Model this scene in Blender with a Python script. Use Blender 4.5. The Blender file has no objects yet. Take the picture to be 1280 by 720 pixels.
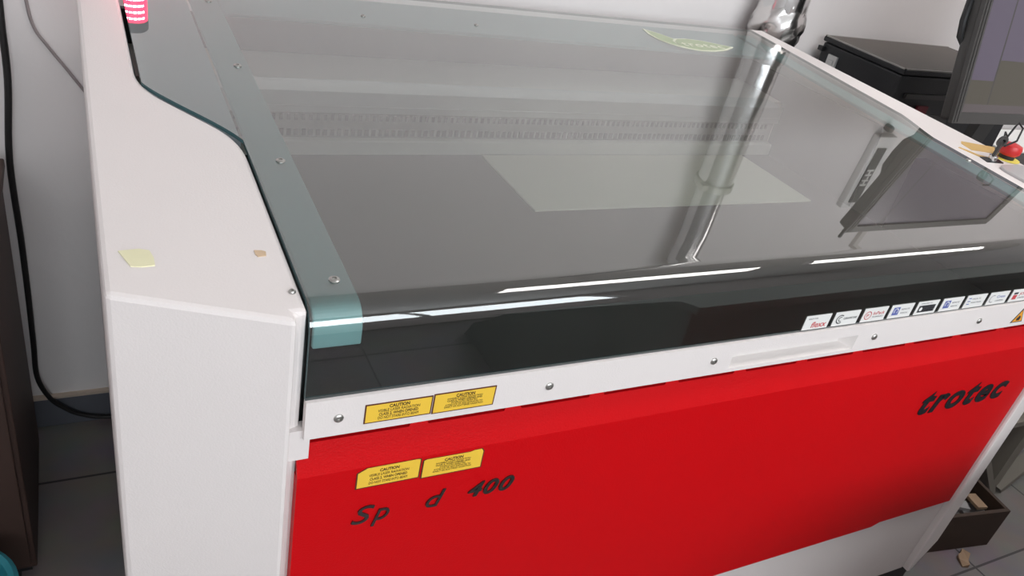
import bpy, bmesh, math, random
from mathutils import Vector, Matrix
random.seed(4)
S=0.79; Z0=0.2211                       # survey units -> metres, floor at z = 0
SL=0.0486                               # slope of the machine top
C=bpy.context.scene.collection
def W(p): return Vector((p[0]*S,p[1]*S,(p[2]+Z0)*S))
def top(y): return 1.0+SL*y
def lin(c): return tuple(((v/255+.055)/1.055)**2.4 if v/255>.04045 else v/255/12.92 for v in c)+(1,)

# ------------------------------------------------------------------ materials
def nodes(name):
    m=bpy.data.materials.new(name); m.use_nodes=True
    return m,m.node_tree.nodes,m.node_tree.links,m.node_tree.nodes['Principled BSDF']
def paint(name,col,rough=.45,metal=0,var=.04,scale=6,bump=0,bscale=300,emit=None,estr=0,coat=0,spec=.5):
    m,n,l,b=nodes(name)
    tc=n.new('ShaderNodeTexCoord'); nz=n.new('ShaderNodeTexNoise'); nz.inputs['Scale'].default_value=scale; nz.inputs['Detail'].default_value=5
    l.new(tc.outputs['Object'],nz.inputs['Vector'])
    mx=n.new('ShaderNodeMix'); mx.data_type='RGBA'
    mx.inputs['A'].default_value=tuple(max(0,c*(1-var)) for c in col[:3])+(1,)
    mx.inputs['B'].default_value=tuple(min(1,c*(1+var)) for c in col[:3])+(1,)
    l.new(nz.outputs['Fac'],mx.inputs['Factor']); l.new(mx.outputs['Result'],b.inputs['Base Color'])
    b.inputs['Roughness'].default_value=rough; b.inputs['Metallic'].default_value=metal
    b.inputs['Coat Weight'].default_value=coat; b.inputs['Specular IOR Level'].default_value=spec
    if bump:
        n2=n.new('ShaderNodeTexNoise'); n2.inputs['Scale'].default_value=bscale; n2.inputs['Detail'].default_value=2
        l.new(tc.outputs['Object'],n2.inputs['Vector'])
        bp=n.new('ShaderNodeBump'); bp.inputs['Strength'].default_value=bump; bp.inputs['Distance'].default_value=.002
        l.new(n2.outputs['Fac'],bp.inputs['Height']); l.new(bp.outputs['Normal'],b.inputs['Normal'])
    if emit: b.inputs['Emission Color'].default_value=emit; b.inputs['Emission Strength'].default_value=estr
    return m
WHITE=paint('white_powder_coat',(.77,.71,.695),.5,var=.02,bump=.12,bscale=500)
EDGEWHITE=paint('white_edge_paint',(.77,.72,.70),.4,var=.02)
RED=paint('red_textured_paint',(.56,.002,.005),.45,var=.05,scale=3,bump=.22,bscale=600,spec=.15)
FRAME=paint('white_frame_paint',(.68,.68,.68),.5,var=.03)
TFRAME=paint('pale_teal_frame_strip',(.40,.60,.62),.5,var=.03)
BLACK=paint('black_plastic',(.012,.012,.013),.4)
INNER=paint('dark_machine_interior',(.035,.037,.038),.6,var=.2)
BED=paint('dark_engraving_bed',(.022,.020,.019),.45,var=.12,scale=9,bump=.3,bscale=900)
INWALL=paint('pale_grey_inner_sheet',(.82,.75,.70),.5,var=.06)
ALU=paint('brushed_aluminium',(.62,.62,.61),.35,.7,var=.08,scale=20)
STEEL=paint('steel_screw_head',(.45,.44,.42),.3,.9)
SHEET=paint('pale_sheet_stock',(.66,.60,.50),.6,var=.03)
CHROME=paint('dark_chrome_letter',(.10,.085,.085),.2,.8)
DARKLET=paint('black_vinyl_letter',(.012,.014,.017),.25)
YEL=paint('yellow_label',(.86,.55,.055),.45,var=.02)
INK=paint('dark_label_ink',(.05,.02,.01),.6)
BROWNINK=paint('brown_label_border',(.10,.025,.012),.6)
STW=paint('white_sticker',(.80,.79,.77),.4)
TXR=paint('red_print',(.55,.06,.07),.5); TXK=paint('black_print',(.03,.03,.035),.5)
TXB=paint('blue_print',(.09,.12,.38),.5); TXG=paint('grey_print',(.30,.28,.30),.5)
ORG=paint('orange_warning_label',(.85,.36,.03),.5)
LEAFST=paint('pale_green_sticker',(.42,.48,.32),.45); LEAFED=paint('pale_cream_sticker_edge',(.74,.75,.62),.45)
TAPE=paint('yellowed_tape',(.78,.74,.50),.6,var=.06,scale=40); TAPE2=paint('brown_glue_residue',(.62,.45,.30),.6,var=.1,scale=80)
SHINY=paint('shiny_duct_metal',(.62,.62,.62),.16,1,var=.08,scale=5,bump=.25,bscale=25)
CASE=paint('black_case_shell',(.017,.017,.019),.45,var=.2,bump=.2,bscale=200)
CASETOP=paint('dusty_grey_lid_top',(.115,.10,.09),.6,var=.12,scale=8)
RIMG=paint('pale_grey_rim',(.36,.34,.32),.5)
BEZ=paint('dark_grey_bezel',(.05,.047,.045),.4,var=.1)
TABLE=paint('dark_table_top',(.02,.018,.018),.6,var=.2)
LEGM=paint('pale_table_leg',(.24,.22,.19),.6,var=.08)
WOOD=paint('dark_brown_wood',(.05,.026,.02),.6,var=.35,scale=5)
CRATE=paint('brown_crate_board',(.055,.032,.022),.75,var=.3,scale=9)
SCRAP=paint('wood_offcut',(.33,.22,.14),.8,var=.3,scale=14); SCRAPG=paint('grey_offcut',(.30,.29,.29),.7,var=.25,scale=14)
TEAL=paint('teal_plastic',(.03,.22,.27),.35,var=.05)
CABLE=paint('black_cable_sheath',(.010,.009,.009),.45); CABG=paint('grey_cable_sheath',(.30,.26,.26),.5)
PAPER=paint('white_paper',(.82,.82,.80),.7,var=.01)
STOPRED=paint('red_stop_button',(.55,.02,.02),.35); STOPY=paint('yellow_stop_ring',(.80,.68,.12),.5)
STKO=paint('ochre_sticker',(.62,.40,.14),.5,var=.15,scale=60)
PANELG=paint('silver_control_panel',(.48,.46,.46),.35,.2,var=.03)
WBOX=paint('white_wall_box',(.70,.69,.68),.5); WDARK=paint('dark_strip_on_box',(.03,.035,.035),.4)
LAMPGL=paint('red_lamp_glass',(.6,.01,.05),.3,emit=(1,.03,.10,1),estr=4)
LAMPW=paint('white_lamp_diode',(1,.8,.85),.3,emit=(1,.62,.72,1),estr=14)
LAMPB=paint('grey_lamp_base',(.16,.14,.155),.5)
SCRP=paint('lit_screen_purple',(.02,.02,.025),.3,emit=lin((121,108,130)),estr=.34)
SCRO=paint('lit_screen_olive',(.02,.02,.02),.3,emit=lin((100,92,76)),estr=.34)
SCRG=paint('lit_screen_grey',(.02,.02,.02),.3,emit=lin((118,106,108)),estr=.34)
def wallmat():
    m,n,l,b=nodes('white_plaster')
    tc=n.new('ShaderNodeTexCoord'); nz=n.new('ShaderNodeTexNoise'); nz.inputs['Scale'].default_value=1.6; nz.inputs['Detail'].default_value=7
    r=n.new('ShaderNodeValToRGB'); r.color_ramp.elements[0].position=.3; r.color_ramp.elements[0].color=(.76,.72,.715,1); r.color_ramp.elements[1].position=.75; r.color_ramp.elements[1].color=(.84,.80,.795,1)
    l.new(tc.outputs['Object'],nz.inputs['Vector']); l.new(nz.outputs['Fac'],r.inputs['Fac']); l.new(r.outputs['Color'],b.inputs['Base Color'])
    b.inputs['Roughness'].default_value=.85
    n2=n.new('ShaderNodeTexNoise'); n2.inputs['Scale'].default_value=60
    bp=n.new('ShaderNodeBump'); bp.inputs['Strength'].default_value=.15; bp.inputs['Distance'].default_value=.003
    l.new(tc.outputs['Object'],n2.inputs['Vector']); l.new(n2.outputs['Fac'],bp.inputs['Height']); l.new(bp.outputs['Normal'],b.inputs['Normal'])
    return m
def floormat():
    m,n,l,b=nodes('grey_floor_tiles')
    tc=n.new('ShaderNodeTexCoord'); br=n.new('ShaderNodeTexBrick'); br.offset=0; br.inputs['Scale'].default_value=1
    br.inputs['Brick Width'].default_value=.4; br.inputs['Row Height'].default_value=.4; br.inputs['Mortar Size'].default_value=.003
    br.inputs['Color1'].default_value=(.24,.215,.21,1); br.inputs['Color2'].default_value=(.20,.18,.175,1); br.inputs['Mortar'].default_value=(.05,.045,.045,1)
    l.new(tc.outputs['Object'],br.inputs['Vector'])
    nz=n.new('ShaderNodeTexNoise'); nz.inputs['Scale'].default_value=9; nz.inputs['Detail'].default_value=6; l.new(tc.outputs['Object'],nz.inputs['Vector'])
    mx=n.new('ShaderNodeMix'); mx.data_type='RGBA'; mx.blend_type='MULTIPLY'; mx.inputs['Factor'].default_value=.5
    l.new(br.outputs['Color'],mx.inputs['A']); l.new(nz.outputs['Color'],mx.inputs['B']); l.new(mx.outputs['Result'],b.inputs['Base Color'])
    b.inputs['Roughness'].default_value=.45
    return m
def sheetglass():
    m=bpy.data.materials.new('teal_tinted_acrylic'); m.use_nodes=True; n=m.node_tree.nodes; l=m.node_tree.links; n.clear()
    o=n.new('ShaderNodeOutputMaterial'); t=n.new('ShaderNodeBsdfTransparent'); t.inputs[0].default_value=(.76,.84,.82,1)
    g=n.new('ShaderNodeBsdfGlossy'); g.inputs['Roughness'].default_value=.015; g.inputs['Color'].default_value=(1,1,1,1)
    f=n.new('ShaderNodeFresnel'); f.inputs['IOR'].default_value=1.66
    # both faces of the clear sheet reflect: R = 2F/(1+F)
    a1=n.new('ShaderNodeMath'); a1.operation='ADD'; a1.inputs[1].default_value=1; l.new(f.outputs[0],a1.inputs[0])
    a2=n.new('ShaderNodeMath'); a2.operation='MULTIPLY'; a2.inputs[1].default_value=2; l.new(f.outputs[0],a2.inputs[0])
    a3=n.new('ShaderNodeMath'); a3.operation='DIVIDE'; l.new(a2.outputs[0],a3.inputs[0]); l.new(a1.outputs[0],a3.inputs[1])
    mx=n.new('ShaderNodeMixShader'); l.new(a3.outputs[0],mx.inputs[0]); l.new(t.outputs[0],mx.inputs[1]); l.new(g.outputs[0],mx.inputs[2])
    # a thin film of dust and smears on the sheet
    d=n.new('ShaderNodeBsdfDiffuse'); d.inputs[0].default_value=(.66,.59,.52,1)
    tc=n.new('ShaderNodeTexCoord'); nz=n.new('ShaderNodeTexNoise'); nz.inputs['Scale'].default_value=2.5; nz.inputs['Detail'].default_value=8; nz.inputs['Roughness'].default_value=.65
    l.new(tc.outputs['Object'],nz.inputs['Vector'])
    r=n.new('ShaderNodeMapRange'); r.inputs['From Min'].default_value=.3; r.inputs['From Max'].default_value=.75; r.inputs['To Min'].default_value=.05; r.inputs['To Max'].default_value=.09
    l.new(nz.outputs['Fac'],r.inputs['Value'])
    ge=n.new('ShaderNodeNewGeometry'); sp=n.new('ShaderNodeSeparateXYZ'); l.new(ge.outputs['Normal'],sp.inputs[0])
    pw=n.new('ShaderNodeMath'); pw.operation='POWER'; pw.use_clamp=True; pw.inputs[1].default_value=4; mxz=n.new('ShaderNodeMath'); mxz.operation='MAXIMUM'; mxz.inputs[1].default_value=.42; l.new(sp.outputs['Z'],mxz.inputs[0]); l.new(mxz.outputs[0],pw.inputs[0])
    mu=n.new('ShaderNodeMath'); mu.operation='MULTIPLY'; l.new(pw.outputs[0],mu.inputs[0]); l.new(r.outputs[0],mu.inputs[1])
    m2=n.new('ShaderNodeMixShader'); l.new(mu.outputs[0],m2.inputs[0]); l.new(mx.outputs[0],m2.inputs[1]); l.new(d.outputs[0],m2.inputs[2]); l.new(m2.outputs[0],o.inputs[0])
    return m
def clearback():
    m=bpy.data.materials.new('clear_acrylic_underside'); m.use_nodes=True; n=m.node_tree.nodes; l=m.node_tree.links; n.clear()
    o=n.new('ShaderNodeOutputMaterial'); t=n.new('ShaderNodeBsdfTransparent'); t.inputs[0].default_value=(.95,.97,.97,1); l.new(t.outputs[0],o.inputs[0]); return m
ACR=sheetglass(); ACRB=clearback()
ACRE=paint('dark_teal_sheet_edge',(.04,.10,.11),.25,var=.05)
GLASSW=clearback(); GLASSW.name='window_glass'

# ------------------------------------------------------------------ mesh helper (survey units)
class M:
    def __init__(s): s.v=[]; s.f=[]; s.k=[]; s.sm=[]
    def add(s,vs,fs,k=0,sm=False):
        o=len(s.v); s.v+= [tuple(p) for p in vs]
        for f in fs: s.f.append(tuple(i+o for i in f)); s.k.append(k); s.sm.append(sm)
        return s
    def box(s,a,b,k=0):
        x0,y0,z0=a; x1,y1,z1=b
        return s.add([(x0,y0,z0),(x1,y0,z0),(x1,y1,z0),(x0,y1,z0),(x0,y0,z1),(x1,y0,z1),(x1,y1,z1),(x0,y1,z1)],
            [(0,3,2,1),(4,5,6,7),(0,1,5,4),(1,2,6,5),(2,3,7,6),(3,0,4,7)],k)
    def obox(s,c,ex,ey,ez,k=0):          # oriented box from centre and half axes
        c=Vector(c);ex=Vector(ex);ey=Vector(ey);ez=Vector(ez)
        P=[c+ex*i+ey*j+ez*l for l in(-1,1) for (i,j) in((-1,-1),(1,-1),(1,1),(-1,1))]
        return s.add(P,[(0,3,2,1),(4,5,6,7),(0,1,5,4),(1,2,6,5),(2,3,7,6),(3,0,4,7)],k)
    def bar(s,a,b,w,d,k=0,up=(0,0,1)):
        a=Vector(a);b=Vector(b);z=(b-a); u=Vector(up).cross(z)
        if u.length<1e-5: u=Vector((1,0,0))
        u.normalize(); v=z.normalized().cross(u)
        return s.obox((a+b)/2,u*w/2,v*d/2,z/2,k)
    def prism(s,poly,zb,zt,k=0,ktop=None):   # poly ccw in plan; zb,zt functions of (x,y)
        n=len(poly); vs=[(x,y,zb(x,y)) for x,y in poly]+[(x,y,zt(x,y)) for x,y in poly]
        s.add(vs,[tuple(reversed(range(n)))],k); o=len(s.v)-2*n
        s.f.append(tuple(range(o+n,o+2*n))); s.k.append(k if ktop is None else ktop); s.sm.append(False)
        for i in range(n):
            j=(i+1)%n; s.f.append((o+i,o+j,o+n+j,o+n+i)); s.k.append(k); s.sm.append(False)
        return s
    def tube(s,pts,r,n=10,k=0,cap=True):
        P=[Vector(p) for p in pts]; rs=r if isinstance(r,(list,tuple)) else [r]*len(P)
        t=(P[1]-P[0]).normalized(); u=t.orthogonal().normalized(); vs=[];o=0
        for i,p in enumerate(P):
            if 0<i<len(P)-1: t=(P[i+1]-P[i-1]).normalized()
            elif i: t=(P[i]-P[i-1]).normalized()
            u=(u-t*u.dot(t)).normalized(); w=t.cross(u)
            vs+=[p+(u*math.cos(a)+w*math.sin(a))*rs[i] for a in [2*math.pi*q/n for q in range(n)]]
        fs=[(i*n+q,i*n+(q+1)%n,(i+1)*n+(q+1)%n,(i+1)*n+q) for i in range(len(P)-1) for q in range(n)]
        s.add(vs,fs,k,True)
        if cap:
            b=len(s.v)-len(vs); s.f+= [tuple(b+q for q in reversed(range(n))),tuple(b+len(vs)-n+q for q in range(n))]; s.k+=[k,k]; s.sm+=[False,False]
        return s
    def lathe(s,c,prof,n=28,k=0,ax=None):   # prof [(r,h)], axis = ax
        c=Vector(c); a=Vector(ax or (0,0,1)).normalized(); u=a.orthogonal().normalized(); w=a.cross(u)
        vs=[c+a*h+(u*math.cos(t)+w*math.sin(t))*max(r,1e-5) for r,h in prof for t in [2*math.pi*q/n for q in range(n)]]
        fs=[(i*n+q,i*n+(q+1)%n,(i+1)*n+(q+1)%n,(i+1)*n+q) for i in range(len(prof)-1) for q in range(n)]
        return s.add(vs,fs,k,True)
def link(name,mesh,parent=None,loc=None):
    o=bpy.data.objects.new(name,mesh); C.objects.link(o)
    if parent is not None: o.parent=parent
    if loc is not None: o.location=loc
    return o
def wloc(o):
    l=Vector((0,0,0))
    while o is not None: l+=o.location; o=o.parent
    return l
def obj(name,m,mats,parent=None,bevel=0,label=None,cat=None,group=None,kind=None,seg=2,recalc=True,sharp=40):
    if not isinstance(mats,(list,tuple)): mats=[mats]
    V=[W(p) for p in m.v]
    lo=Vector((min(v.x for v in V),min(v.y for v in V),min(v.z for v in V))); hi=Vector((max(v.x for v in V),max(v.y for v in V),max(v.z for v in V)))
    org=Vector(((lo.x+hi.x)/2,(lo.y+hi.y)/2,lo.z))
    me=bpy.data.meshes.new(name); me.from_pydata([v-org for v in V],[],m.f)
    for t in mats: me.materials.append(t)
    for p,k,sm in zip(me.polygons,m.k,m.sm): p.material_index=k; p.use_smooth=sm
    if recalc:
        b=bmesh.new(); b.from_mesh(me); bmesh.ops.recalc_face_normals(b,faces=b.faces)
        for e in b.edges:
            if len(e.link_faces)==2 and e.calc_face_angle(0)>math.radians(sharp): e.smooth=False
        b.to_mesh(me); b.free()
    o=link(name,me,parent,org-(wloc(parent) if parent is not None else Vector()))
    if bevel:
        bv=o.modifiers.new('bevel','BEVEL'); bv.width=bevel*S; bv.segments=seg; bv.limit_method='ANGLE'; bv.angle_limit=math.radians(35); bv.harden_normals=False
    return tag(o,label,cat,group,kind)
def tag(o,label=None,cat=None,group=None,kind=None):
    if label: o['label']=label
    if cat: o['category']=cat
    if group: o['group']=group
    if kind: o['kind']=kind
    return o
def thing(name,p,label,cat,group=None):
    o=bpy.data.objects.new(name,None); o.empty_display_size=.05; C.objects.link(o); o.location=W(p); return tag(o,label,cat,group)
def text(m,s,pos,ux,uy,size,k=0,shear=0,off=0,width=None,ext=.0006,align='LEFT',lift=.0004):
    """lettering added to m: pos = lower-left on the face, ux/uy = writing and up directions"""
    cu=bpy.data.curves.new('t','FONT'); cu.body=s; cu.size=1; cu.shear=shear; cu.offset=off; cu.extrude=.0; cu.resolution_u=4; cu.space_character=1.2 if s=='trotec' else 1
    o=bpy.data.objects.new('t',cu); C.objects.link(o); bpy.context.view_layer.update()
    me=bpy.data.meshes.new_from_object(o.evaluated_get(bpy.context.evaluated_depsgraph_get()))
    bpy.data.objects.remove(o); bpy.data.curves.remove(cu)
    ux=Vector(ux).normalized();uy=Vector(uy).normalized();nn=ux.cross(uy); pos=Vector(pos)
    xs=[v.co.x for v in me.vertices]; x0,x1=min(xs),max(xs); sx=size if width is None else width/(x1-x0)
    ox=x0 if align=='LEFT' else (x0+x1)/2
    n=len(me.vertices); f=[tuple(p.vertices) for p in me.polygons]
    top_=[pos+ux*(v.co.x-ox)*sx+uy*v.co.y*size+nn*(ext+lift) for v in me.vertices]
    bot=[p-nn*(ext+lift*.5) for p in top_]
    cnt={}
    for p in f:
        for a,b in zip(p,p[1:]+p[:1]): cnt[(a,b)]=1
    side=[(b,a,a+n,b+n) for (a,b) in cnt if (b,a) not in cnt]
    m.add(top_+bot,f+side,k); bpy.data.meshes.remove(me); return m

# ------------------------------------------------------------------ room
RX0,RX1,RY0,RY1,RZ0,RZ1=-1.75,5.0,-3.2,1.316,-Z0,3.2
WALL=wallmat()
def st(name,m,mat,bevel=0): return obj(name,m,mat,bevel=bevel,kind='structure')
st('floor',M().box((RX0-.1,RY0-.1,RZ0-.06),(RX1+.1,RY1+.1,RZ0)),floormat())
st('ceiling',M().box((RX0-.1,RY0-.1,RZ1),(RX1+.1,RY1+.1,RZ1+.06)),paint('white_ceiling',(.75,.73,.71),.9))
st('wall_back',M().box((RX0-.1,RY1,RZ0),(RX1+.1,RY1+.12,RZ1)),WALL)
st('wall_left',M().box((RX0-.12,RY0,RZ0),(RX0,RY1,RZ1)),WALL)
st('wall_right',M().box((RX1,RY0,RZ0),(RX1+.12,RY1,RZ1)),WALL)
WX0,WX1,WZ0,WZ1=-1.3,2.7,1.45,2.75
w=M().box((RX0-.1,RY0-.12,RZ0),(RX1+.1,RY0,WZ0)).box((RX0-.1,RY0-.12,WZ1),(RX1+.1,RY0,RZ1)).box((RX0-.1,RY0-.12,WZ0),(WX0,RY0,WZ1)).box((WX1,RY0-.12,WZ0),(RX1+.1,RY0,WZ1))
st('wall_front',w,WALL)
wm=M()
for x in (WX0,WX0+(WX1-WX0)/3,WX0+2*(WX1-WX0)/3,WX1-.05): wm.box((x,RY0-.08,WZ0),(x+.05,RY0-.03,WZ1))
for z in (WZ0,WZ1-.05): wm.box((WX0,RY0-.08,z),(WX1,RY0-.03,z+.05))
wm.box((WX0+.01,RY0-.06,WZ0+.01),(WX1-.01,RY0-.055,WZ1-.01),1)
st('window_1',wm,[FRAME,GLASSW])
st('baseboard_back',M().box((RX0,RY1-.014,RZ0),(RX1,RY1,RZ0+.098)),paint('blue_grey_skirting',(.11,.115,.135),.5,var=.15),.003)
st('trim_1',M().box((RX0,RY1-.017,RZ0+.098),(RX1,RY1,RZ0+.104)),paint('cream_skirting_edge',(.55,.45,.37),.6,var=.3,scale=25))

# ------------------------------------------------------------------ laser cutter
mach=thing('laser_cutter',(.76,.55,-Z0),'large white and red laser cutting machine with a teal tinted lid','machine')
ZB=.07
def rnd(pts,r,i0=None):
    """round chosen corners of an open/closed polygon"""
    out=[];n=len(pts)
    for i,p in enumerate(pts):
        if i0 is None or i not in i0: out.append(p); continue
        a=Vector(pts[i-1]);b=Vector(p);c=Vector(pts[(i+1)%n]); d1=(a-b);d2=(c-b); q=min(r,d1.length*.45,d2.length*.45)
        p0=b+d1.normalized()*q;p1=b+d2.normalized()*q
        for t in [j/8 for j in range(9)]: v=p0*(1-t)**2+b*2*t*(1-t)+p1*t*t; out.append((v.x,v.y))
    return out
zb=lambda x,y:ZB; zt=lambda x,y:top(y)
LP=rnd([(-.187,.066),(-.001,-.012),(-.001,.41),(-.118,.582),(-.118,1.17),(-.187,1.17)],.06,[2,3])
LQ=rnd([(-.187,.066),(-.015,-.006),(-.015,.011),(-.001,.011),(-.001,.41),(-.118,.582),(-.118,1.17),(-.187,1.17)],.06,[4,5])
RP=rnd([(1.525,-.012),(1.705,.040),(1.615,1.17),(1.560,1.17),(1.560,.575),(1.525,.44)],.06,[4,5])
body=M()
body.prism(LQ,zb,zt).prism(RP,zb,zt)
body.box((-.118,1.150,ZB),(1.56,1.17,.95))
shell=obj('body_shell',body,WHITE,mach,bevel=.006,label='white painted metal side pillars and back')
obj('corner_filler',M().box((-.0145,.0035,.7975),(.0095,.020,.842)),WHITE,mach)
# the inner tub under the lid
t=M()
t.box((-.0005,.037,.30),(.006,.41,.975)); t.box((1.487,.037,.30),(1.5248,.44,.975))
t.box((-.0005,.024,.60),(1.5248,.036,.81))
t.box((-.118,1.13,.60),(1.56,1.149,.99))
t.box((-.118,.60,.60),(-.110,1.149,.985)); t.box((1.552,.60,.60),(1.56,1.149,.985))
obj('inner_tub',t,INNER,mach)
t=M(); t.box((.012,.038,.79),(1.475,.862,.80)); obj('engraving_bed',t,BED,mach,label='dark flat engraving bed')
bars=M()
for i in range(12): bars.box((.06+i*.118,.035,.800),(.068+i*.118,.060,.806))
obj('bed_rail',M().box((.012,.038,.80),(1.475,.053,.812)),INNER,mach)
# inner back: rail with slots, ledge, beam, rear cover
g=M()
g.box((.012,.868,.83),(1.475,.875,.885))
obj('slotted_rail',g,paint('grey_rail',(.30,.29,.28),.5),mach)
sl=M()
for i in range(96):
    x=.05+i*.0147; sl.box((x,.8655,.868),(x+.006,.8685,.880)); sl.box((x,.8655,.835),(x+.0085,.8685,.849))
obj('rail_slot',sl,INNER,mach,kind='stuff')
obj('ledge',M().box((.012,.845,.80),(1.475,.868,.832)),INWALL,mach,bevel=.003)
b_=M().box((.010,.862,.885),(1.485,.935,.930)); b_.box((.010,.8595,.898),(1.485,.862,.901))
beam=obj('gantry_beam',b_,ALU,mach,bevel=.002,label='pale aluminium cross beam')
obj('rear_cover',M().box((-.105,.935,.905),(1.55,1.13,.92)).box((-.105,.935,.80),(1.55,.942,.905)),INWALL,mach)
# front: white bottom panel, red panel, gap
obj('gap_backing',M().box((.0098,.0205,.30),(1.5248,.0235,.838)),BLACK,mach)
obj('lower_panel',M().box((-.001,.005,ZB),(1.5245,.019,.3035)),WHITE,mach,bevel=.003,label='white lower front panel')
obj('base_plinth',M().box((-.10,.03,-.07),(1.62,1.14,ZB)),paint('dark_base_frame',(.02,.02,.021),.6),mach,label='black recessed base frame')
for x,y in ((0.02,.1),(1.45,.1),(0.02,1.02),(1.45,1.02)):
    f=M(); f.lathe((x,y,-Z0),[(0,0),(.035,0),(.035,.03),(.012,.036),(.012,.155),(0,.155)]); obj('foot',f,BLACK,mach)
def redpanel():
    m=M(); zs=[(.822,.006),(.771,-.010),(.312,-.010)]
    pts=[]      # front outline (x,z), notch at left top, tabs along the top
    outline=[(.010,.8135)]
    for k in range(11):
        x=.147+.131*k
        outline+=[(x-.013,.8135),(x-.008,.8225),(x+.008,.8225),(x+.013,.8135)]
    outline+=[(1.524,.8135),(1.524,.312),(1.283,.312),(1.262,.304),(1.245,.304),(-.003,.304),(-.003,.797),(.010,.797)]
    # split by crease so the top band leans back
    def yy(z): return -.0015 if z<=.771 else -.0015+(z-.771)/(.8315-.771)*.019
    up=[p for p in outline if p[1]>.771]; up=[(-.003,.771)]+[(-.003,.797),(.010,.797)]+[p for p in outline[:-8]]+[(1.524,.8135),(1.524,.771)]
    lo=[(-.003,.771),(1.524,.771),(1.524,.312),(1.283,.312),(1.262,.304),(-.003,.304)]
    n=len(up); m.add([(x,yy(z),z) for x,z in up]+[(x,yy(z)+.006,z) for x,z in up],
        [tuple(range(n)),tuple(range(2*n-1,n-1,-1))]+[(i,i+n,(i+1)%n+n,(i+1)%n) for i in range(n-1)])
    n=len(lo); m.add([(x,yy(z),z) for x,z in lo]+[(x,.0125,z) for x,z in lo],
        [tuple(range(n)),tuple(range(2*n-1,n-1,-1))]+[(i,i+n,(i+1)%n+n,(i+1)%n) for i in range(1,n)])
    return m
fp=obj('front_panel',redpanel(),RED,mach,label='red front door panel')
FX,FZ=(1,0,0),(0,0,1)
def lettering(name,parts,mat,label,ext=.003,bev=0):
    m=M()
    for s,x,z,h,wd,sh,off in parts: text(m,s,(x,-.0017,z),FX,FZ,h,0,sh,off,wd,ext=ext)
    obj(name,m,mat,fp,label=label,recalc=False)
for ch,x,z,h,wd,ofs in (('S',.069,.674,.043,.029,.0),('p',.096,.674,.043,.023,.0),('d',.169,.6765,.043,.026,.0),('4',.229,.680,.036,.023,.02),('0',.2525,.680,.036,.022,.02),('0',.276,.680,.036,.022,.02)):
    lettering('letter',[(ch,x,z,h,wd,.3,ofs)],CHROME,'raised dark '+('letter ' if ch.isalpha() else 'digit ')+ch,ext=.0016)
lettering('brand_word',[('trotec',1.180,.642,.084,.268,.22,.035)],DARKLET,'black slanted word trotec',ext=.0008)
# caution labels
CL=['CAUTION','VISIBLE LASER RADIATION','CLASS 2, WHEN OPENED','DO NOT STARE INTO BEAM']
CR=['CAUTION','INVISIBLE LASER RADIATION','CLASS 4, WHEN OPENED AND','INTERLOCKS DEFEATED','AVOID EYE OR SKIN EXPOSURE TO','DIRECT OR SCATTERED RADIATION']
def caution(parent,x0,x1,z0,z1,y,lines,label,worn=False):
    m=M(); bw=.0017
    if worn:   # chipped upper corner
        c=.012
        P=[(x0,z0),(x1,z0),(x1,z1-.001),(x1-.003,z1),(x0+c,z1),(x0,z1-c*.55)] if worn==1 else [(x0,z0),(x1,z0),(x1,z1-.004),(x1-.003,z1+.0008),(x1-.014,z1+.0006),(x1-.02,z1-.0012),(x0+.004,z1-.0005),(x0,z1-.002)]
    else: P=[(x0,z0),(x1,z0),(x1,z1),(x0,z1)]
    def slab(P,y0,y1,k):
        n=len(P); m.add([(x,y0,z) for x,z in P]+[(x,y1,z) for x,z in P],[tuple(range(n)),tuple(range(2*n-1,n-1,-1))]+[(i,i+n,(i+1)%n+n,(i+1)%n) for i in range(n)],k)
    slab(P,y-.0006,y,1)
    cx=sum(p[0] for p in P)/len(P);cz=sum(p[1] for p in P)/len(P)
    cx=(x0+x1)/2;cz=(z0+z1)/2
    Q=[(cx+(x-cx)*(1-2*bw/(x1-x0)),cz+(z-cz)*(1-2*bw/(z1-z0))) for x,z in P]
    if worn: Q=[(a[0],max(a[1],b[1]) if b[1]>cz else a[1]) for a,b in zip(Q,[(x,z-.0004) for x,z in P])]
    slab(Q,y-.0009,y-.0006,0)
    H=z1-z0; n=len(lines); zz=z1-H*.27; step=H*.60/(n-1) if n>4 else H*.19
    for i,s in enumerate(lines):
        h=.0065 if i==0 else (.0058 if n<=4 else .0035)
        wd=(x1-x0)*(.30 if i==0 else [.0,.62,.58,.60][i] if n<=4 else [0,.56,.56,.42,.60,.62][i])
        b=.03 if i in(0,) else (.015 if i==2 else 0)
        text(m,s,(cx,y-.0009,zz-i*step*(1 if n<=4 else .86)),FX,FZ,h,2,0,b,wd,ext=.00015,lift=.0001,align='C')
    return obj('caution_label',m,[YEL,BROWNINK,INK],parent,label=label,recalc=False)
caution(fp,.069,.1525,.736,.7695,-.0016,CL,'left yellow caution label with a chipped corner',1)
caution(fp,.1545,.2405,.733,.7665,-.0016,CR,'right yellow caution label with worn top edge',2)
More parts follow.
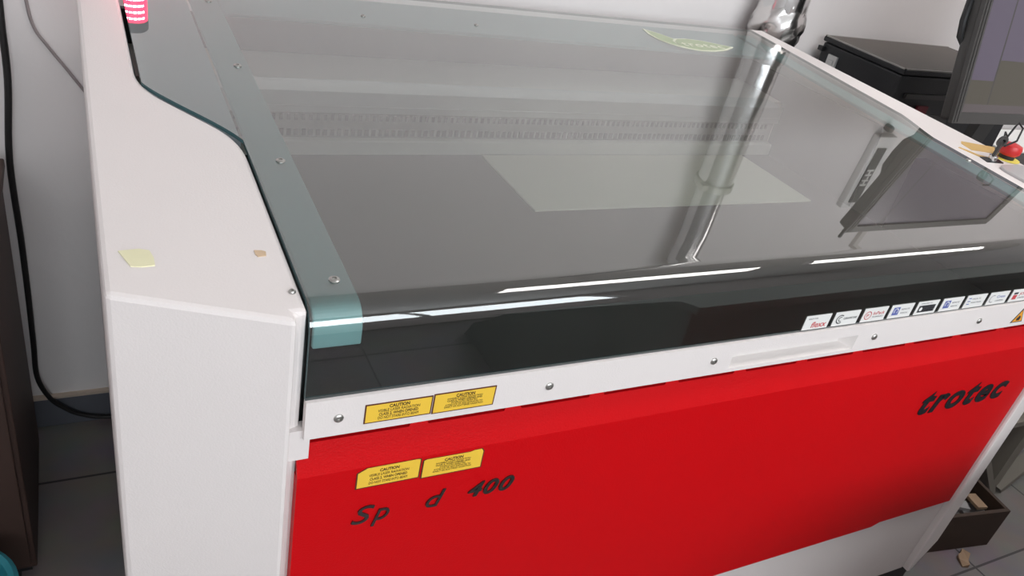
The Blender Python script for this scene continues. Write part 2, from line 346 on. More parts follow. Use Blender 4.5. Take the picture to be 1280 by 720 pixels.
# ---- lid
lidm=M()
def xl(y):
    if y<=.40: return .0005
    if y>=.59: return -.112
    t=(y-.40)/.19; return .0005-.1125*(t*t*(3-2*t)*.35+t*.65)
def xr(y):
    if y<=.44: return 1.519
    if y>=.57: return 1.556
    t=(y-.44)/.13; return 1.519+.037*(t*t*(3-2*t)*.35+t*.65)
LT=.010; R_=.036                                   # sheet rises a little above the metal, fold radius
path=[]
ys=[1.15,1.0,.8,.66,.63,.61,.60,.59,.58,.57,.56,.55,.52,.50,.48,.46,.44,.43,.42,.41,.40,.39,.38,.36,.3,.2,.1,.05]
for y in ys: path.append((y,top(y)+.003,0,1))
yf=.0025; ang0=math.radians(90+2.8)
cy,cz=yf+R_,top(0)+.003+SL*(yf+R_)-R_
for i in range(13):
    a=math.radians(90-2.8)+ (math.pi/2+math.radians(2.8))*i/12
    path.append((cy+R_*math.cos(a),cz+R_*math.sin(a),0,0))
for z in (.95,.92,.8865): path.append((yf,z,0,0))
N=len(path)
def off(i,d):
    a=Vector(path[max(i-1,0)][:2]);b=Vector(path[min(i+1,N-1)][:2]); t_=(b-a).normalized(); n_=Vector((-t_.y,t_.x)); p=Vector(path[i][:2])+n_*d; return p
vs=[]
for i in range(N):
    y,z=path[i][0],path[i][1]; q=off(i,.006); x0,x1=xl(y),xr(y)
    vs+=[(x0,y,z),(x1,y,z),(x1,q.x,q.y),(x0,q.x,q.y)]
cen=Vector(path[20][:2])
if off(20,.006).y>path[20][1]:
    vs=[]
    for i in range(N):
        y,z=path[i][0],path[i][1]; q=off(i,-.006); x0,x1=xl(y),xr(y)
        vs+=[(x0,y,z),(x1,y,z),(x1,q.x,q.y),(x0,q.x,q.y)]
fo=[];fi=[];fe=[]
for i in range(N-1):
    a=4*i;b=a+4
    fo.append((a,b,b+1,a+1)); fi.append((a+3,a+2,b+2,b+3)); fe+=[(a,a+3,b+3,b),(a+1,b+1,b+2,a+2)]
fe+=[(0,1,2,3),(4*(N-1),4*(N-1)+3,4*(N-1)+2,4*(N-1)+1)]
lidm.add(vs,fo,0,True); o=len(lidm.v)-len(vs)
lidm.f+=fi; lidm.k+=[1]*len(fi); lidm.sm+=[True]*len(fi); lidm.f+=fe; lidm.k+=[2]*len(fe); lidm.sm+=[False]*len(fe)
lid=obj('lid',lidm,[ACR,ACRB,ACRE],mach,label='teal tinted transparent acrylic lid folded over the front')
# white frame under the sheet
zf=lambda d:(lambda x,y:top(y)+d)
fr=M()
def strip(x0,x1,w):      # follows the sheet round the fold; x drifts a little towards the back
    idx=[k for k in range(N) if path[k][0]<=1.12 and path[k][1]>=.94]; vs=[]; n=0
    pts=[(1.12,top(1.12)-.0045,1.12,top(1.12)-.013)]+[(off(k,-.0075*SGN).x,off(k,-.0075*SGN).y,off(k,-.015*SGN).x,off(k,-.015*SGN).y) for k in idx]
    for (ya,za,yb,zb_) in pts:
        d=w*max(0,ya); vs+=[(x0+d,ya,za),(x1+d,ya,za),(x1+d,yb,zb_),(x0+d,yb,zb_)]
    n=len(pts); fs=[(0,1,2,3),(4*n-1,4*n-2,4*n-3,4*n-4)]
    for k in range(n-1):
        a=4*k; fs+=[(a+q,a+4+q,a+4+(q+1)%4,a+(q+1)%4) for q in range(4)]
    fr.add(vs,fs)
SGN=1 if off(20,.006).y<=path[20][1] else -1
SGN=-1 if off(0,.01).y>path[0][1] and SGN==1 else SGN
UPW=1 if off(0,.01).y>path[0][1] else -1       # which side of the path is outside
SGN=UPW
strip(.006,.060,0); strip(1.462,1.514,.0145)
fr.prism([(.0605,1.0-.035),(1.461,1.0-.06),(1.461,1.12),(.0605,1.12)],zf(-.013),zf(-.0045))
obj('lid_frame',fr,TFRAME,lid,label='pale teal frame strips under the sheet',bevel=.002)
GSH=paint('grey_side_shelf',(.72,.78,.84),.5)
obj('side_shelf',M().prism([(-.108,.60),(.003,.43),(.003,1.125),(-.108,1.125)],zf(-.022),zf(-.013)),GSH,mach)
obj('side_shelf',M().prism([(1.531,.47),(1.551,.59),(1.551,1.125),(1.535,1.125)],zf(-.022),zf(-.013)),GSH,mach)
def screw(parent,p,r=.0065,ax=(0,0,1),name='screw'):
    m=M(); m.lathe(p,[(0,0),(r,0),(r,.0012),(r*.75,.0026),(r*.42,.0028),(r*.40,.0010),(0,.0010)],18,0,ax); obj(name,m,STEEL,parent)
for y in (.057,.337,.672,1.00): screw(lid,(.038,y,top(y)+.0032),.0062,(0,-SL,1))
for x in (.34,.60): screw(lid,(x,.985,top(.985)+.0032),.005,(0,-SL,1))
screw(lid,(1.519-.02,.33,top(.33)+.0032),.006,(0,-SL,1))
screw(shell,(-.010,.045,top(.045)+.0002),.004,(0,-SL,1))
# bar with finger recess
bm_=M(); yb0,yb1=-.002,.0083; BX0,BX1,BZ0,BZ1=.001,1.521,.832,.886
hx0,hx1,hz0,hz1=.625,.889,.839,.866
bm_.box((BX0,yb0,BZ0),(hx0,yb1,BZ1)).box((hx1,yb0,BZ0),(BX1,yb1,BZ1)).box((hx0,yb0,BZ0),(hx1,yb1,hz0)).box((hx0,yb0,hz1),(hx1,yb1,BZ1))
bar=obj('front_bar',bm_,WHITE,lid,label='white lid bar with a finger recess')
rc=M(); e=.016; yr_=.0175
rc.add([(hx0,yb0,hz0),(hx1,yb0,hz0),(hx1,yb0,hz1),(hx0,yb0,hz1),(hx0+e,yr_,hz0+.004),(hx1-e,yr_,hz0+.004),(hx1-e,yr_,hz1-.001),(hx0+e,yr_,hz1-.001)],
   [(0,1,5,4),(1,2,6,5),(2,3,7,6),(3,0,4,7),(4,5,6,7)])
obj('finger_recess',rc,EDGEWHITE,bar,recalc=False)
for x in (.039,.315,.590,.931,1.208,1.484): screw(bar,(x,yb0,.858),.0058,(0,-1,0))
caution(bar,.069,.1525,.843,.8715,yb0-.0001,CL,'left yellow caution label on the white bar')
caution(bar,.1535,.2365,.842,.8728,yb0-.0001,CR,'right yellow caution label on the white bar')
# flame triangle
tm=M(); a_=[(1.314,.841),(1.350,.841),(1.332,.872)]
def tri(P,y0,y1,k): tm.add([(x,y0,z) for x,z in P]+[(x,y1,z) for x,z in P],[(0,1,2),(5,4,3),(0,3,4,1),(1,4,5,2),(2,5,3,0)],k)
tri(a_,yb0-.0006,yb0,1); cx=1.332;cz=.8513
tri([(cx+(x-cx)*.80,cz+(z-cz)*.80) for x,z in a_],yb0-.0010,yb0-.0006,0)
fl=[(1.327,.8455),(1.3255,.850),(1.3275,.8535),(1.3285,.8515),(1.3305,.858),(1.3335,.8545),(1.3345,.856),(1.3375,.851),(1.3365,.8455)]
tm.add([(x,yb0-.0013,z) for x,z in fl],[tuple(range(len(fl)))],1)
obj('warning_triangle',tm,[ORG,TXK],bar,recalc=False,label='orange flame warning triangle')
# row of small white stickers on the sheet
sy=yf-.0004
def sticker(x0,x1,draw,label):
    m=M().box((x0,sy-.0006,.8895),(x1,sy,.9155),0); draw(m,x0,x1); obj('sticker',m,[STW,TXR,TXK,TXB,TXG],lid,recalc=False,label=label)
ty=sy-.0006
def T(m,s,x,z,h,wd,k,sh_=0,off_=0): text(m,s,(x,ty,z),FX,FZ,h,k,sh_,off_,wd,ext=.0001,lift=.0002)
def ring(m,x,z,r,w_,k,a0=0,a1=360,n=20):
    A=[math.radians(a0+(a1-a0)*i/n) for i in range(n+1)]
    m.add([(x+math.cos(a)*q,ty-.0004,z+math.sin(a)*q) for a in A for q in (r-w_,r)],[(2*i,2*i+1,2*i+3,2*i+2) for i in range(n)],k)
def s1(m,a,b): T(m,'READY FOR',a+.006,.9085,.004,.020,4); T(m,'flexx',a+.017,.893,.015,.032,1,.1,.01)
def s2(m,a,b): ring(m,a+.014,.902,.0085,.0018,2,50,310); ring(m,a+.015,.902,.0045,.0013,2,60,300); T(m,'CERAMICORE',a+.022,.9005,.0055,.030,2)
def s3(m,a,b): ring(m,a+.012,.902,.008,.0014,1); T(m,'P',a+.0092,.8985,.009,.005,1); T(m,'InPack',a+.024,.902,.009,.026,1); T(m,'TECHNOLOGY',a+.024,.8965,.004,.026,4)
def sb(m,a,b): m.box((a+.007,ty-.0003,.8955),(a+.022,ty,.9105),3); ring(m,a+.0145,.9035,.0055,.0016,0,-60,230); T(m,'IR',a+.0115,.901,.005,.006,0); T(m,'REMOTE',a+.027,.904,.0045,.020,4); T(m,'VISION',a+.027,.8965,.0045,.018,4)
def s5(m,a,b): T(m,'AVAILABLE ON',a+.008,.9105,.003,.028,4); m.box((a+.006,ty-.0003,.8940),(b-.006,ty,.9075),2); ring(m,a+.0125,.9005,.0038,.0038,0); T(m,'DOWNLOAD',a+.019,.9035,.003,.026,0); T(m,'App Store',a+.019,.8965,.006,.028,0)
def s7(m,a,b):
    for z in (.9085,.9025,.8965): m.box((a+.006,ty-.0003,z),(a+.013,ty,z+.0016),3)
    T(m,'MULTI',a+.017,.906,.0045,.022,4); T(m,'FUNCTION',a+.017,.8985,.0045,.028,4)
def s8(m,a,b): ring(m,a+.012,.902,.008,.0014,4,60,300); T(m,'Cross',a+.023,.903,.008,.024,3); T(m,'CONTROL',a+.023,.8955,.0045,.024,4)
def s9(m,a,b): m.box((a+.007,ty-.0003,.8945),(a+.019,ty,.904),1); m.box((a+.007,ty-.0003,.9055),(a+.019,ty,.9095),2); T(m,'JOB',a+.024,.903,.008,.02,1); T(m,'CONTROL',a+.024,.8955,.0045,.024,4)
sticker(.752,.806,s1,'white sticker reading flexx in red')
sticker(.8155,.871,s2,'white sticker with a black C ring')
sticker(.881,.936,s3,'white sticker with red round P mark')
sticker(.945,1.000,sb,'white sticker with a blue square, before the black badge')
sticker(1.010,1.064,s5,'white sticker with a black badge')
sticker(1.075,1.130,sb,'white sticker with a blue square, after the black badge')
sticker(1.140,1.195,s7,'white sticker with three blue dashes')
sticker(1.205,1.261,s8,'white sticker with a grey arc')
sticker(1.271,1.326,s9,'white sticker with a red block')
# leaf-shaped pale green badge on the sheet
lg=M()
def lid3(x,y,d=0): return (x,y,top(y)+.0032+d)
def slab_lid(P,d0,d1,k):
    n=len(P); lg.add([lid3(x,y,d1) for x,y in P]+[lid3(x,y,d0) for x,y in P],[tuple(range(n)),tuple(range(2*n-1,n-1,-1))]+[(i,i+n,(i+1)%n+n,(i+1)%n) for i in range(n)],k)
main=[(1.345,.973),(1.30,.945),(1.25,.929),(1.20,.925),(1.165,.935),(1.147,.957),(1.150,.985),(1.170,1.005),(1.21,1.012),(1.26,1.006),(1.30,.990)]
wing=[(1.110,1.068),(1.103,1.030),(1.108,.990),(1.125,.962),(1.150,.942),(1.175,.932),(1.160,.955),(1.158,.985),(1.168,1.004),(1.150,1.030),(1.130,1.052)]
slab_lid(wing,0,.0008,1); slab_lid(main,0,.0012,1)
def shrink(P,f): c=Vector((sum(p[0] for p in P)/len(P),sum(p[1] for p in P)/len(P))); return [tuple(c+(Vector(p)-c)*f) for p in P]
slab_lid(shrink(wing,.86),.0008,.0012,0); slab_lid(shrink(main,.90),.0012,.0016,0)
text(lg,'trotec',lid3(1.165,.952,.0018),(1,0,0),(0,1,SL),.040,1,0,.02,.135,ext=.0003)
obj('leaf_badge',lg,[LEAFST,LEAFED],lid,recalc=False,label='pale green leaf shaped badge reading trotec')
# tape remains on the left pillar
tp=M(); P=[(-.170,.140),(-.150,.142),(-.140,.138),(-.137,.124),(-.137,.109),(-.150,.108),(-.160,.110),(-.164,.122)]
tp.add([(x,y,top(y)+.0012) for x,y in P]+[(x,y,top(y)) for x,y in P],[tuple(range(8)),tuple(range(15,7,-1))]+[(i,i+8,(i+1)%8+8,(i+1)%8) for i in range(8)])
obj('tape_scrap',tp,TAPE,shell,label='torn yellowish tape scrap')
tp=M(); P=[(-.034,.128),(-.026,.127),(-.022,.124),(-.023,.116),(-.032,.115),(-.034,.120)]
tp.add([(x,y,top(y)+.001) for x,y in P]+[(x,y,top(y)) for x,y in P],[tuple(range(6)),tuple(range(11,5,-1))]+[(i,i+6,(i+1)%6+6,(i+1)%6) for i in range(6)])
obj('glue_spot',tp,TAPE2,shell,label='small brown glue spot')
# controls on the right pillar
cp=M(); P=rnd([(1.562,.05),(1.672,.05),(1.660,.305),(1.562,.305)],.03,[0,1,2,3])
cp.prism(P,zf(-.001),zf(.006)); 
cpo=obj('control_panel',cp,PANELG,mach,bevel=.002,label='silver rounded control panel')
for (x,y) in ((1.60,.10),(1.63,.10),(1.60,.16),(1.63,.16),(1.615,.22)):
    m=M(); m.lathe((x,y,top(y)+.006),[(0,0),(.009,0),(.009,.003),(.007,.0045),(0,.0045)],18,0,(0,-SL,1)); obj('button',m,BEZ,cpo)
es=M(); ex,ey=1.655,.345; z=top(ey)
es.lathe((ex,ey,z),[(0,0),(.030,0),(.030,.0015),(0,.0015)],30); st_=obj('stop_ring_plate',es,STOPY,mach,label='yellow ring plate around the stop button')
m=M(); m.lathe((ex,ey,z+.0015),[(.017,0),(.017,.010),(0,.010)],24); obj('collar',m,BLACK,st_)
m=M(); m.lathe((ex,ey,z+.010),[(0,0),(.018,0),(.0235,.006),(.0245,.016),(.022,.023),(.014,.026),(0,.0265)],28); obj('emergency_stop_button',m,STOPRED,st_,label='red mushroom emergency stop button')
ky=M(); kx,kyy=1.590,.335; kz=top(kyy)
ky.obox((kx,kyy,kz+.001),(.024,-.004,0),(.003,.012,.0006),(0,0,.0012)); kp=obj('key_plate',ky,BLACK,mach,label='black key switch plate')
m=M(); m.lathe((kx,kyy,kz+.002),[(.010,0),(.010,.010),(.006,.012),(0,.012)],20); kb=obj('lock_barrel',m,SHINY,kp)
m=M(); m.obox((kx+.002,kyy,kz+.029),(.009,.003,0),(-.001,.003,0),(.002,0,.016)); m.lathe((kx+.003,kyy,kz+.045),[(.006,-.0025),(.013,-.0025),(.013,.0025),(.006,.0025)],20,0,(.2,1,.1)); obj('key',m,BEZ,kp,label='dark key standing in the lock')
m=M(); m.tube([(kx+.005,kyy,kz+.048),(kx+.018,kyy+.012,kz+.062),(kx+.030,kyy+.01,kz+.052),(kx+.046,kyy+.014,kz+.074),(kx+.060,kyy+.018,kz+.082),(kx+.062,kyy+.005,kz+.074),(kx+.040,kyy-.008,kz+.050),(kx+.012,kyy-.004,kz+.036)],.0022,8); obj('key_cord',m,BLACK,kp)
for P,l in (([(1.590,.418),(1.605,.430),(1.690,.400),(1.648,.368),(1.585,.385)],'ochre worn sticker behind the key'),([(1.553,.398),(1.562,.400),(1.580,.362),(1.600,.350),(1.570,.352)],'small ochre sticker strip beside the lid')):
    n=len(P); m=M(); m.add([(x,y,top(y)+.0008) for x,y in P]+[(x,y,top(y)-.0002) for x,y in P],[tuple(range(n)),tuple(range(2*n-1,n-1,-1))]+[(i,i+n,(i+1)%n+n,(i+1)%n) for i in range(n)]); obj('worn_sticker',m,STKO,mach,label=l)
# sheet of stock on the bed
m=M(); m.prism([(.598,.571),(1.372,.571),(1.372,.840),(.598,.840)],lambda x,y:.8001,lambda x,y:.8035)
obj('stock_sheet',m,SHEET,label='pale rectangular sheet of material lying on the dark bed under the lid',cat='sheet',bevel=.0006)
# red lamp on the lid
lx,ly=-.089,1.095; lz=top(ly)+.0032
lamp=thing('signal_lamp',(lx,ly,lz),'glowing red signal lamp with grey cap mirrored in the rear left lid corner','lamp')
m=M(); m.lathe((lx,ly,lz),[(0,0),(.0275,.0),(.0275,.012),(.0265,.014),(0,.014)],32); obj('lamp_base',m,LAMPB,lamp)
m=M(); m.lathe((lx,ly,lz+.0142),[(0,0),(.0265,0),(.0265,.062),(0,.062)],32); g_=obj('lamp_shade',m,LAMPGL,lamp,label='glowing red lens')
m=M(); m.lathe((lx,ly,lz+.0763),[(0,0),(.0275,0),(.0275,.018),(.025,.021),(0,.021)],32); obj('lamp_cap',m,LAMPB,lamp,label='grey cap')
m=M()
for i in range(5):
    for j in range(4):
        a=math.radians(-120+i*17); m.obox((lx+math.cos(a)*.0266,ly+math.sin(a)*.0266,lz+.030+j*.0125),(-math.sin(a)*.0028,math.cos(a)*.0028,0),(math.cos(a)*.0006,math.sin(a)*.0006,0),(0,0,.0018))
obj('lamp_diodes',m,LAMPW,g_,label='white hot diodes')

# ------------------------------------------------------------------ duct behind the machine
dx,dy=1.715,1.225; duct=thing('exhaust_duct',(dx,dy,-.1),'shiny silver exhaust duct pipe rising against the wall behind the machine','duct')
lean=.045
def dpt(z): return (dx+lean*max(0,z-1.0),dy,z)
m=M(); m.tube([dpt(z) for z in (1.15,1.3,1.45,1.62)],[.064,.064,.063,.062],32); obj('pipe',m,SHINY,duct)
m=M(); m.tube([dpt(z) for z in (1.62,1.9,2.3,2.8,3.19)],.052,32); obj('pipe',m,SHINY,duct,label='narrower upper pipe')
m=M(); m.tube([dpt(1.61),dpt(1.635)],.068,32,); m.obox(Vector(dpt(1.622))+Vector((-.07,-.03,0)),(.014,0,0),(0,.012,0),(0,0,.010)); obj('clamp',m,STEEL,duct)
m=M(); m.tube([dpt(1.075),dpt(1.12),dpt(1.165)],[.071,.0725,.070],32); obj('pipe_collar',m,SHINY,duct)
def crumple(z0,z1,r,amp,nz,na,seed,rfun=lambda t:1):
    rr=random.Random(seed); m=M(); vs=[]
    for i in range(nz+1):
        z=z0+(z1-z0)*i/nz; p=Vector(dpt(z))
        for j in range(na):
            a=2*math.pi*j/na; q=r*rfun(i/nz)+rr.uniform(-amp,amp); vs.append((p.x+q*math.cos(a),p.y+q*math.sin(a),z+rr.uniform(-amp,amp)*.6))
    fs=[]
    for i in range(nz):
        for j in range(na):
            a,b,c_,d=i*na+j,i*na+(j+1)%na,(i+1)*na+(j+1)%na,(i+1)*na+j; fs+=[(a,b,c_),(a,c_,d)]
    m.add(vs,fs,0,True); return m
FOIL=paint('crinkled_foil',(.66,.64,.63),.2,1,var=.1,scale=30)
obj('foil_wrap',crumple(.985,1.135,.076,.0055,9,26,3,lambda t:1.0-.10*math.cos(t*6)),FOIL,duct,label='crinkled silver foil tape wrap',sharp=70)
obj('foil_bunch',crumple(.90,.99,.055,.008,12,34,5,lambda t:.7+.35*t),FOIL,duct,label='bunched bright foil end',sharp=20)
m=M(); m.tube([dpt(-.05),dpt(.5),dpt(.93)],.050,24); obj('pipe',m,SHINY,duct)

# ------------------------------------------------------------------ wall box seen mirrored in the lid
wb=thing('wall_box',(2.59,1.30,1.44),'narrow white box on the wall with a dark vertical strip marked H','wall box')
m=M().box((2.55,1.285,1.47),(2.66,1.3155,1.80)); obj('cover',m,WBOX,wb,bevel=.004)
m=M().box((2.575,1.281,1.52),(2.625,1.2852,1.77)); strip=obj('dark_strip',m,WDARK,wb)
m=M(); text(m,'H-H',(2.617,1.281,1.615),(0,0,1),(-1,0,0),.05,0,0,.03,.075,ext=.0006); obj('mark',m,STW,strip,recalc=False)
m=M(); m.lathe((2.60,1.30,1.44),[(0,-.02),(.014,-.018),(.016,0),(.013,.014),(0,.016)],20,0,(0,-1,0)); obj('knob',m,BEZ,wb)
m=M().box((2.80,1.296,.95),(2.83,1.3155,3.19)); obj('cable_trunking',m,paint('pale_trunking',(.60,.56,.53),.6),label='pale vertical plastic trunking on the back wall beside the monitor',cat='trunking')

# ------------------------------------------------------------------ table with case and monitor
TZ=.73
tb=thing('work_table',(2.7,.75,-Z0),'dark topped table with pale braced legs right of the machine','table')
obj('tabletop',M().box((1.80,.30,TZ-.035),(4.0,1.27,TZ)),TABLE,tb,bevel=.004)
for (x,y) in ((2.52,.26),(3.8,.26),(2.52,1.2),(3.8,1.2)):
    yy=y+.06 if y<.5 else y
    m=M().bar((x,yy,-Z0),(x,yy,TZ-.035),.05,.05); obj('leg',m,LEGM,tb)
# front bracing: V under a cross bar
m=M().bar((2.15,.325,.10),(3.0,.325,.10),.05,.02); obj('cross_bar',m,LEGM,tb)
m=M().bar((2.50,.30,-Z0+.01),(2.22,.30,.09),.022,.05,0,(0,1,0)); obj('brace',m,LEGM,tb)
m=M().bar((2.545,.30,-Z0+.01),(2.86,.30,.09),.022,.05,0,(0,1,0)); obj('brace',m,LEGM,tb)
m=M().bar((2.22,.32,.09),(2.02,.32,TZ-.04),.022,.05,0,(0,1,0)); obj('brace',m,LEGM,tb)
# black case
cs=thing('black_case',(2.33,1.1,TZ),'large black case with dusty grey lid and silver latch beyond the lid corner','case')
cx0,cx1,cy0,cy1,ct=1.992,2.62,.932,1.268,1.04
obj('case_body',M().box((cx0+.004,cy0+.004,TZ),(cx1,cy1,ct-.022)),CASE,cs,bevel=.006)
m=M().box((cx0,cy0,ct-.020),(cx1+.004,cy1+.004,ct-.004)); cl=obj('case_lid',m,CASE,cs,bevel=.004)
obj('lid_top',M().box((cx0+.008,cy0+.008,ct-.005),(cx1-.004,cy1-.004,ct-.001)),CASETOP,cl)
m=M()
for a,b in (((cx0+.002,cy0,ct-.004),(cx0+.007,cy1,ct)),((cx0+.002,cy0,ct-.004),(cx1,cy0+.005,ct)),((cx0+.002,cy1-.005,ct-.004),(cx1,cy1,ct))): m.box(a,b)
obj('lid_rim',m,RIMG,cl)
m=M().box((cx0-.004,1.185,.935),(cx0+.004,1.225,.99)); m.box((cx0-.008,1.195,.945),(cx0-.003,1.215,.975)); obj('latch',m,ALU,cs,bevel=.001,label='silver latch')
m=M().box((cx0-.010,1.253,.99),(cx0+.004,1.272,1.005)); obj('hinge',m,BLACK,cs)
m=M()
for i in range(4): m.box((cx0-.001,.97+i*0,.80+i*.035),(cx0+.004,1.15,.812+i*.035))
obj('side_rib',m,BEZ,cs)
m=M().box((cx0+.05,cy0-.004,.95),(cx0+.30,cy0+.004,.965)).box((cx0+.05,cy0-.003,.82),(cx0+.30,cy0+.004,.90)); obj('front_recess',m,BEZ,cs)
m=M().box((cx0+.12,cy0-.010,.86),(cx0+.17,cy0-.003,.93)); obj('red_tag',m,paint('dull_red',(.12,.012,.018),.6),cs,label='dull red tag')
# monitor, tilted back
MX0,MX1=1.868,2.58; mb=Vector((0,.640,.985)); mt=Vector((0,.755,1.525)); u=(mt-mb); H=u.length; u.normalize(); nb=Vector((0,-u.z,u.y))   # towards viewer
mo=thing('monitor',((MX0+MX1)/2,.80,TZ),'dark framed computer monitor showing a dim purple screen, tilted back','monitor')
def mp(x,h,d): v=mb+u*h+nb*d; return (x,v.y,v.z)
def mbox(m,x0,x1,h0,h1,d0,d1,k=0):
    c_=[mp(x,h,d) for d in (d0,d1) for (x,h) in ((x0,h0),(x1,h0),(x1,h1),(x0,h1))]
    return m.add(c_,[(0,3,2,1),(4,5,6,7),(0,1,5,4),(1,2,6,5),(2,3,7,6),(3,0,4,7)],k)
hs=mbox(M(),MX0+.006,MX1-.006,.006,H-.006,-.045,-.012); obj('rear_housing',hs,BEZ,mo,bevel=.006)
m=M(); bw=.030
mbox(m,MX0,MX1,0,bw,-.012,0); mbox(m,MX0,MX1,H-bw,H,-.012,0); mbox(m,MX0,MX0+bw,bw,H-bw,-.012,0); mbox(m,MX1-bw,MX1,bw,H-bw,-.012,0)
mbox(m,MX0+.008,MX0+.012,.004,H-.004,0,.002); mbox(m,MX0+.020,MX0+.023,.004,H-.004,0,.0015)
obj('bezel',m,BEZ,mo)
m=M(); d0,d1=-.011,-.005; a,b=MX0+bw,MX1-bw; L=MX0+.135
def sc(x0,x1,h0,h1,k,d=0): mbox(m,x0,x1,h0,h1,d0,d1+d,k)
sc(a,b,bw,bw+.022,2); sc(a,L,bw+.022,.115,1); sc(a,L,.115,H-bw,0)
sc(L,L+.006,bw+.022,H-bw,3); sc(L+.006,b,bw+.022,.170,1); sc(L+.006,b,.170,H-bw,0)
obj('screen',m,[SCRP,SCRO,SCRG,BEZ],mo,recalc=False,label='dim purple and olive screen')
m=M(); mbox(m,(MX0+MX1)/2-.05,(MX0+MX1)/2+.05,.12,.22,-.075,-.045); m.bar(((MX0+MX1)/2,.80,TZ+.012),((MX0+MX1)/2,.745,1.14),.07,.03); obj('stand_neck',m,BEZ,mo)
m=M().box(((MX0+MX1)/2-.15,.68,TZ),((MX0+MX1)/2+.15,.90,TZ+.014)); obj('stand_base',m,BEZ,mo,bevel=.004)
m=M(); m.tube([mp(MX0+.03,.36,-.040),mp(MX0+.004,.31,-.046),mp(MX0-.002,.26,-.046),mp(MX0+.002,.22,-.046),mp(MX0+.03,.19,-.040)],.009,8)
obj('monitor_cable',m,BLACK,mo)
m=M(); m.tube([mp(MX0+.045,H-.004,-.03),mp(MX0+.047,H+.03,-.03),mp(MX0+.05,H+.055,-.028)],.006,8); obj('top_antenna',m,BLACK,mo)
# white paper bag of light things beyond, on the table
m=M().box((2.88,1.02,TZ),(3.35,1.25,TZ+.006)); obj('paper_stack',m,PAPER,label='bright white stack of paper on the dark table under the monitor',cat='paper',bevel=.001)
# ------------------------------------------------------------------ crate with offcuts, right of the machine
cr=thing('wooden_crate',(2.03,.30,-Z0),'open brown crate full of offcuts on the floor right of the machine','crate')
kx0,kx1,ky0,ky1,kt=1.79,2.262,.124,.60,-.068
CA=math.radians(-9)
def rot(m):
    c_,s_=math.cos(CA),math.sin(CA); m.v=[(kx1+(x-kx1)*c_-(y-ky0)*s_,ky0+(x-kx1)*s_+(y-ky0)*c_,z) for x,y,z in m.v]; return m
obj('crate_wall',rot(M().box((kx0,ky0,-Z0),(kx1,ky0+.012,kt))),CRATE,cr)
obj('crate_wall',rot(M().box((kx0,ky1-.012,-Z0),(kx1,ky1,kt))),CRATE,cr)
obj('crate_wall',rot(M().box((kx0,ky0+.013,-Z0),(kx0+.012,ky1-.013,kt))),CRATE,cr)
obj('crate_wall',rot(M().box((kx1-.012,ky0+.013,-Z0),(kx1,ky1-.013,kt))),CRATE,cr)
obj('crate_bottom',rot(M().box((kx0+.013,ky0+.013,-Z0),(kx1-.013,ky1-.013,-Z0+.01))),CRATE,cr)
rr=random.Random(11)
cols=[SCRAP,SCRAPG]; names=['tan','grey']
for i in range(60):
    x=kx0+.065+(i%5)*.085; y=ky0+.065+(i//5)%3*.15; lay=i//15; z=-Z0+.030+lay*.0345
    a=rr.uniform(-1.2,1.2); l=rr.uniform(.028,.038); wd=rr.uniform(.016,.028); tl=rr.uniform(-.009,.009)
    ci=rr.randrange(2)
    m=M().obox((x,y,z),(math.cos(a)*l,math.sin(a)*l,tl),(-math.sin(a)*wd,math.cos(a)*wd,-tl*.5),(0,0,.005))
    obj('wood_offcut',rot(m),cols[ci],label=names[ci]+' board offcut among the loose scraps in the crate',cat='offcut',group=names[ci]+' offcuts in the crate')
m=M(); P=[(2.085,.085),(2.105,.078),(2.125,.095),(2.150,.110),(2.145,.135),(2.125,.125),(2.105,.120),(2.095,.108)]
n=len(P); m.add([(x,y,-Z0+.004+.010*abs(math.sin(i*1.7))) for i,(x,y) in enumerate(P)]+[(x,y,-Z0) for x,y in P],[tuple(range(n)),tuple(range(2*n-1,n-1,-1))]+[(i,i+n,(i+1)%n+n,(i+1)%n) for i in range(n)])
obj('bark_chip',m,SCRAP,label='small brown wood chip lying alone on the floor tiles',cat='chip')
BENCHW=paint('grey_brown_shade_bench',(.19,.20,.19),.6,var=.25,scale=3)
wbn=thing('shade_bench',(1.9,-1.0,-Z0),'added unseen low grey brown box shading the lower right of the machine','shade_blocker')  # added out of view to cast shade on the lower right front
obj('shade_bench_body',M().box((1.02,-1.55,-Z0),(3.4,-.47,.60)),BENCHW,wbn,bevel=.004)
obj('shade_bench_top',M().box((.98,-1.60,.60),(3.45,-.42,.635)),BENCHW,wbn,bevel=.004)
# ------------------------------------------------------------------ left edge
cb=thing('brown_cabinet',(-.66,1.0,-Z0),'dark brown wooden cabinet at the left edge against the wall','cabinet')
obj('cabinet_body',M().box((-.95,.79,-Z0+.03),(-.362,1.22,.60)),WOOD,cb,bevel=.004)
obj('cabinet_top',M().box((-.96,.78,.60),(-.352,1.23,.622)),WOOD,cb,bevel=.004)
obj('cabinet_door',M().box((-.94,.778,-Z0+.05),(-.372,.79,.59)),WOOD,cb,bevel=.003)
obj('plinth',M().box((-.94,.81,-Z0),(-.375,1.21,-Z0+.03)),BLACK,cb)
m=M(); bx,by=-.505,.600
m.lathe((bx,by,-Z0),[(0,0),(.095,0),(.115,.19),(.118,.20),(.128,.205),(.130,.213),(.122,.218),(.112,.212),(.092,.012),(0,.012)],40)
bk=obj('plastic_bucket',m,TEAL,label='teal plastic bucket at the bottom left corner of the photo',cat='bucket')
def smooth(P,k=6):
    P=[Vector(p) for p in P]; o=[]
    for i in range(len(P)-1):
        a=P[max(i-1,0)];b=P[i];c_=P[i+1];d=P[min(i+2,len(P)-1)]
        for j in range(k):
            t=j/k; o.append(.5*((2*b)+(c_-a)*t+(2*a-5*b+4*c_-d)*t*t+(3*b-a-3*c_+d)*t**3))
    return o+[P[-1]]
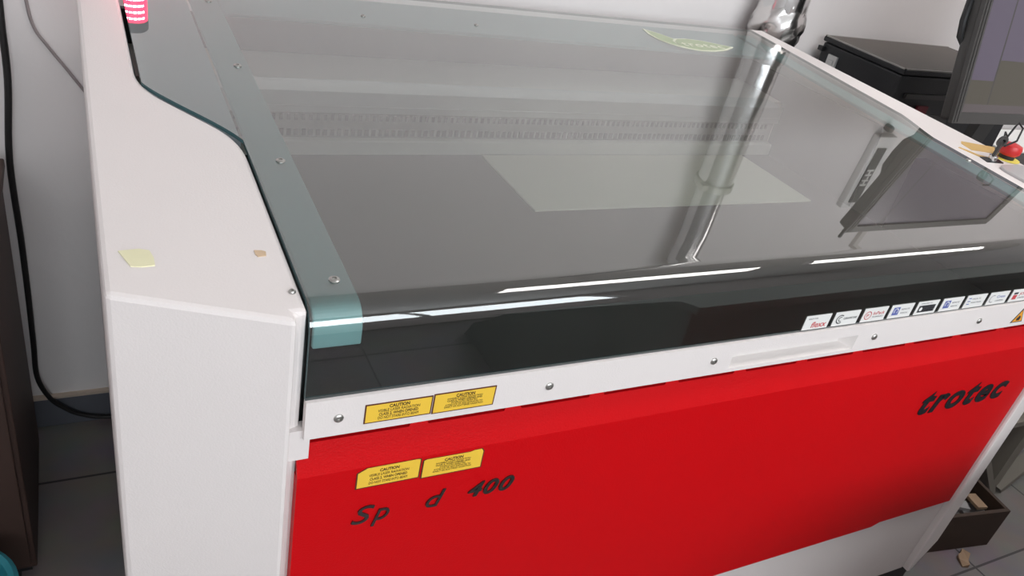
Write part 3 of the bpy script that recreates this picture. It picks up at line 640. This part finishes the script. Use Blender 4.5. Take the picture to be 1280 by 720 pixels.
m=M(); m.tube(smooth([(-.30,1.29,1.30),(-.322,1.29,1.05),(-.328,1.29,.912),(-.330,1.29,.776),(-.347,1.29,.59),(-.346,1.29,.383),(-.347,1.286,.225),(-.350,1.285,.078),(-.352,1.285,-.03),(-.330,1.285,-.105),(-.299,1.285,-.146),(-.263,1.285,-.176),(-.2,1.285,-.198),(-.08,1.285,-.205),(.1,1.28,-.21)]),[.0080-.0025*i/84 for i in range(85)],10)
obj('power_cable',m,CABLE,label='thick black cable hanging down the wall to the floor',cat='cable')
m=M(); m.tube(smooth([(-.285,1.312,1.30),(-.283,1.312,1.05),(-.280,1.312,.945),(-.271,1.312,.887),(-.248,1.312,.846),(-.214,1.312,.794),(-.189,1.312,.755),(-.12,1.312,.65)]),.0035,8)
obj('wall_wire',m,CABG,label='thin grey wire along the wall left of the machine',cat='wire')

# ------------------------------------------------------------------ light
def area(name,loc,rot,sx,sy,e,col):
    l=bpy.data.lights.new(name,'AREA'); l.shape='RECTANGLE'; l.size=sx*S; l.size_y=sy*S; l.energy=e; l.color=col
    o=bpy.data.objects.new(name,l); C.objects.link(o); o.location=W(loc); o.rotation_euler=rot; return o
area('window_daylight',((WX0+WX1)/2,RY0-.15,(WZ0+WZ1)/2),(math.radians(90),0,0),WX1-WX0,WZ1-WZ0,WIN_E:=56,(.93,.96,1))
def panel_light(x0,x1,y0,y1,label,e):
    t=thing('ceiling_light',((x0+x1)/2,(y0+y1)/2,RZ1-.05),label,'ceiling light')
    m=M()
    for a,b in (((x0,y0),(x1,y0+.03)),((x0,y1-.03),(x1,y1)),((x0,y0+.03),(x0+.03,y1-.03)),((x1-.03,y0+.03),(x1,y1-.03))): m.box((a[0],a[1],RZ1-.04),(b[0],b[1],RZ1))
    obj('frame',m,EDGEWHITE,t)
    obj('diffuser',M().box((x0+.03,y0+.03,RZ1-.035),(x1-.03,y1-.03,RZ1-.005)),paint('lit_diffuser',(1,1,1),.3,emit=(1,.97,.95,1),estr=e),t)
panel_light(1.3,2.8,-.75,-.15,'flat ceiling light panel over the machine',PE:=8)
panel_light(3.1,4.6,-.4,.2,'added unseen ceiling light panel brightening the right of the back wall',PE*.8)  # extra panel added to brighten the right part of the back wall
w=bpy.data.worlds.new('world'); bpy.context.scene.world=w; w.use_nodes=True
w.node_tree.nodes['Background'].inputs[0].default_value=(.9,.95,1,1); w.node_tree.nodes['Background'].inputs[1].default_value=1.0

# ------------------------------------------------------------------ camera
cd=bpy.data.cameras.new('camera'); cam=bpy.data.objects.new('camera',cd); C.objects.link(cam)
cd.sensor_width=36; cd.lens=36*1003.209/1280; cd.clip_start=.01
yw_,pi_,ro=.5309+0,.5584,.2213
YAW,PIT,ROL=5.584e-01,5.309e-01,2.213e-01
f=Vector((math.sin(YAW)*math.cos(PIT),math.cos(YAW)*math.cos(PIT),-math.sin(PIT)))
rt=Vector((math.cos(YAW),-math.sin(YAW),0)); up=rt.cross(f)
r2=rt*math.cos(ROL)+up*math.sin(ROL); u2=-rt*math.sin(ROL)+up*math.cos(ROL)
mw=Matrix.Identity(4)
for i in range(3): mw[i][0]=r2[i]; mw[i][1]=u2[i]; mw[i][2]=-f[i]
mw.translation=W((-.1912,-.6711,1.4794)); cam.matrix_world=mw
sc_=bpy.context.scene; sc_.camera=cam
sc_.view_settings.view_transform='Standard'; sc_.view_settings.look='None'; sc_.view_settings.gamma=1; sc_.view_settings.use_curve_mapping=False
sc_.view_settings.exposure=0.42
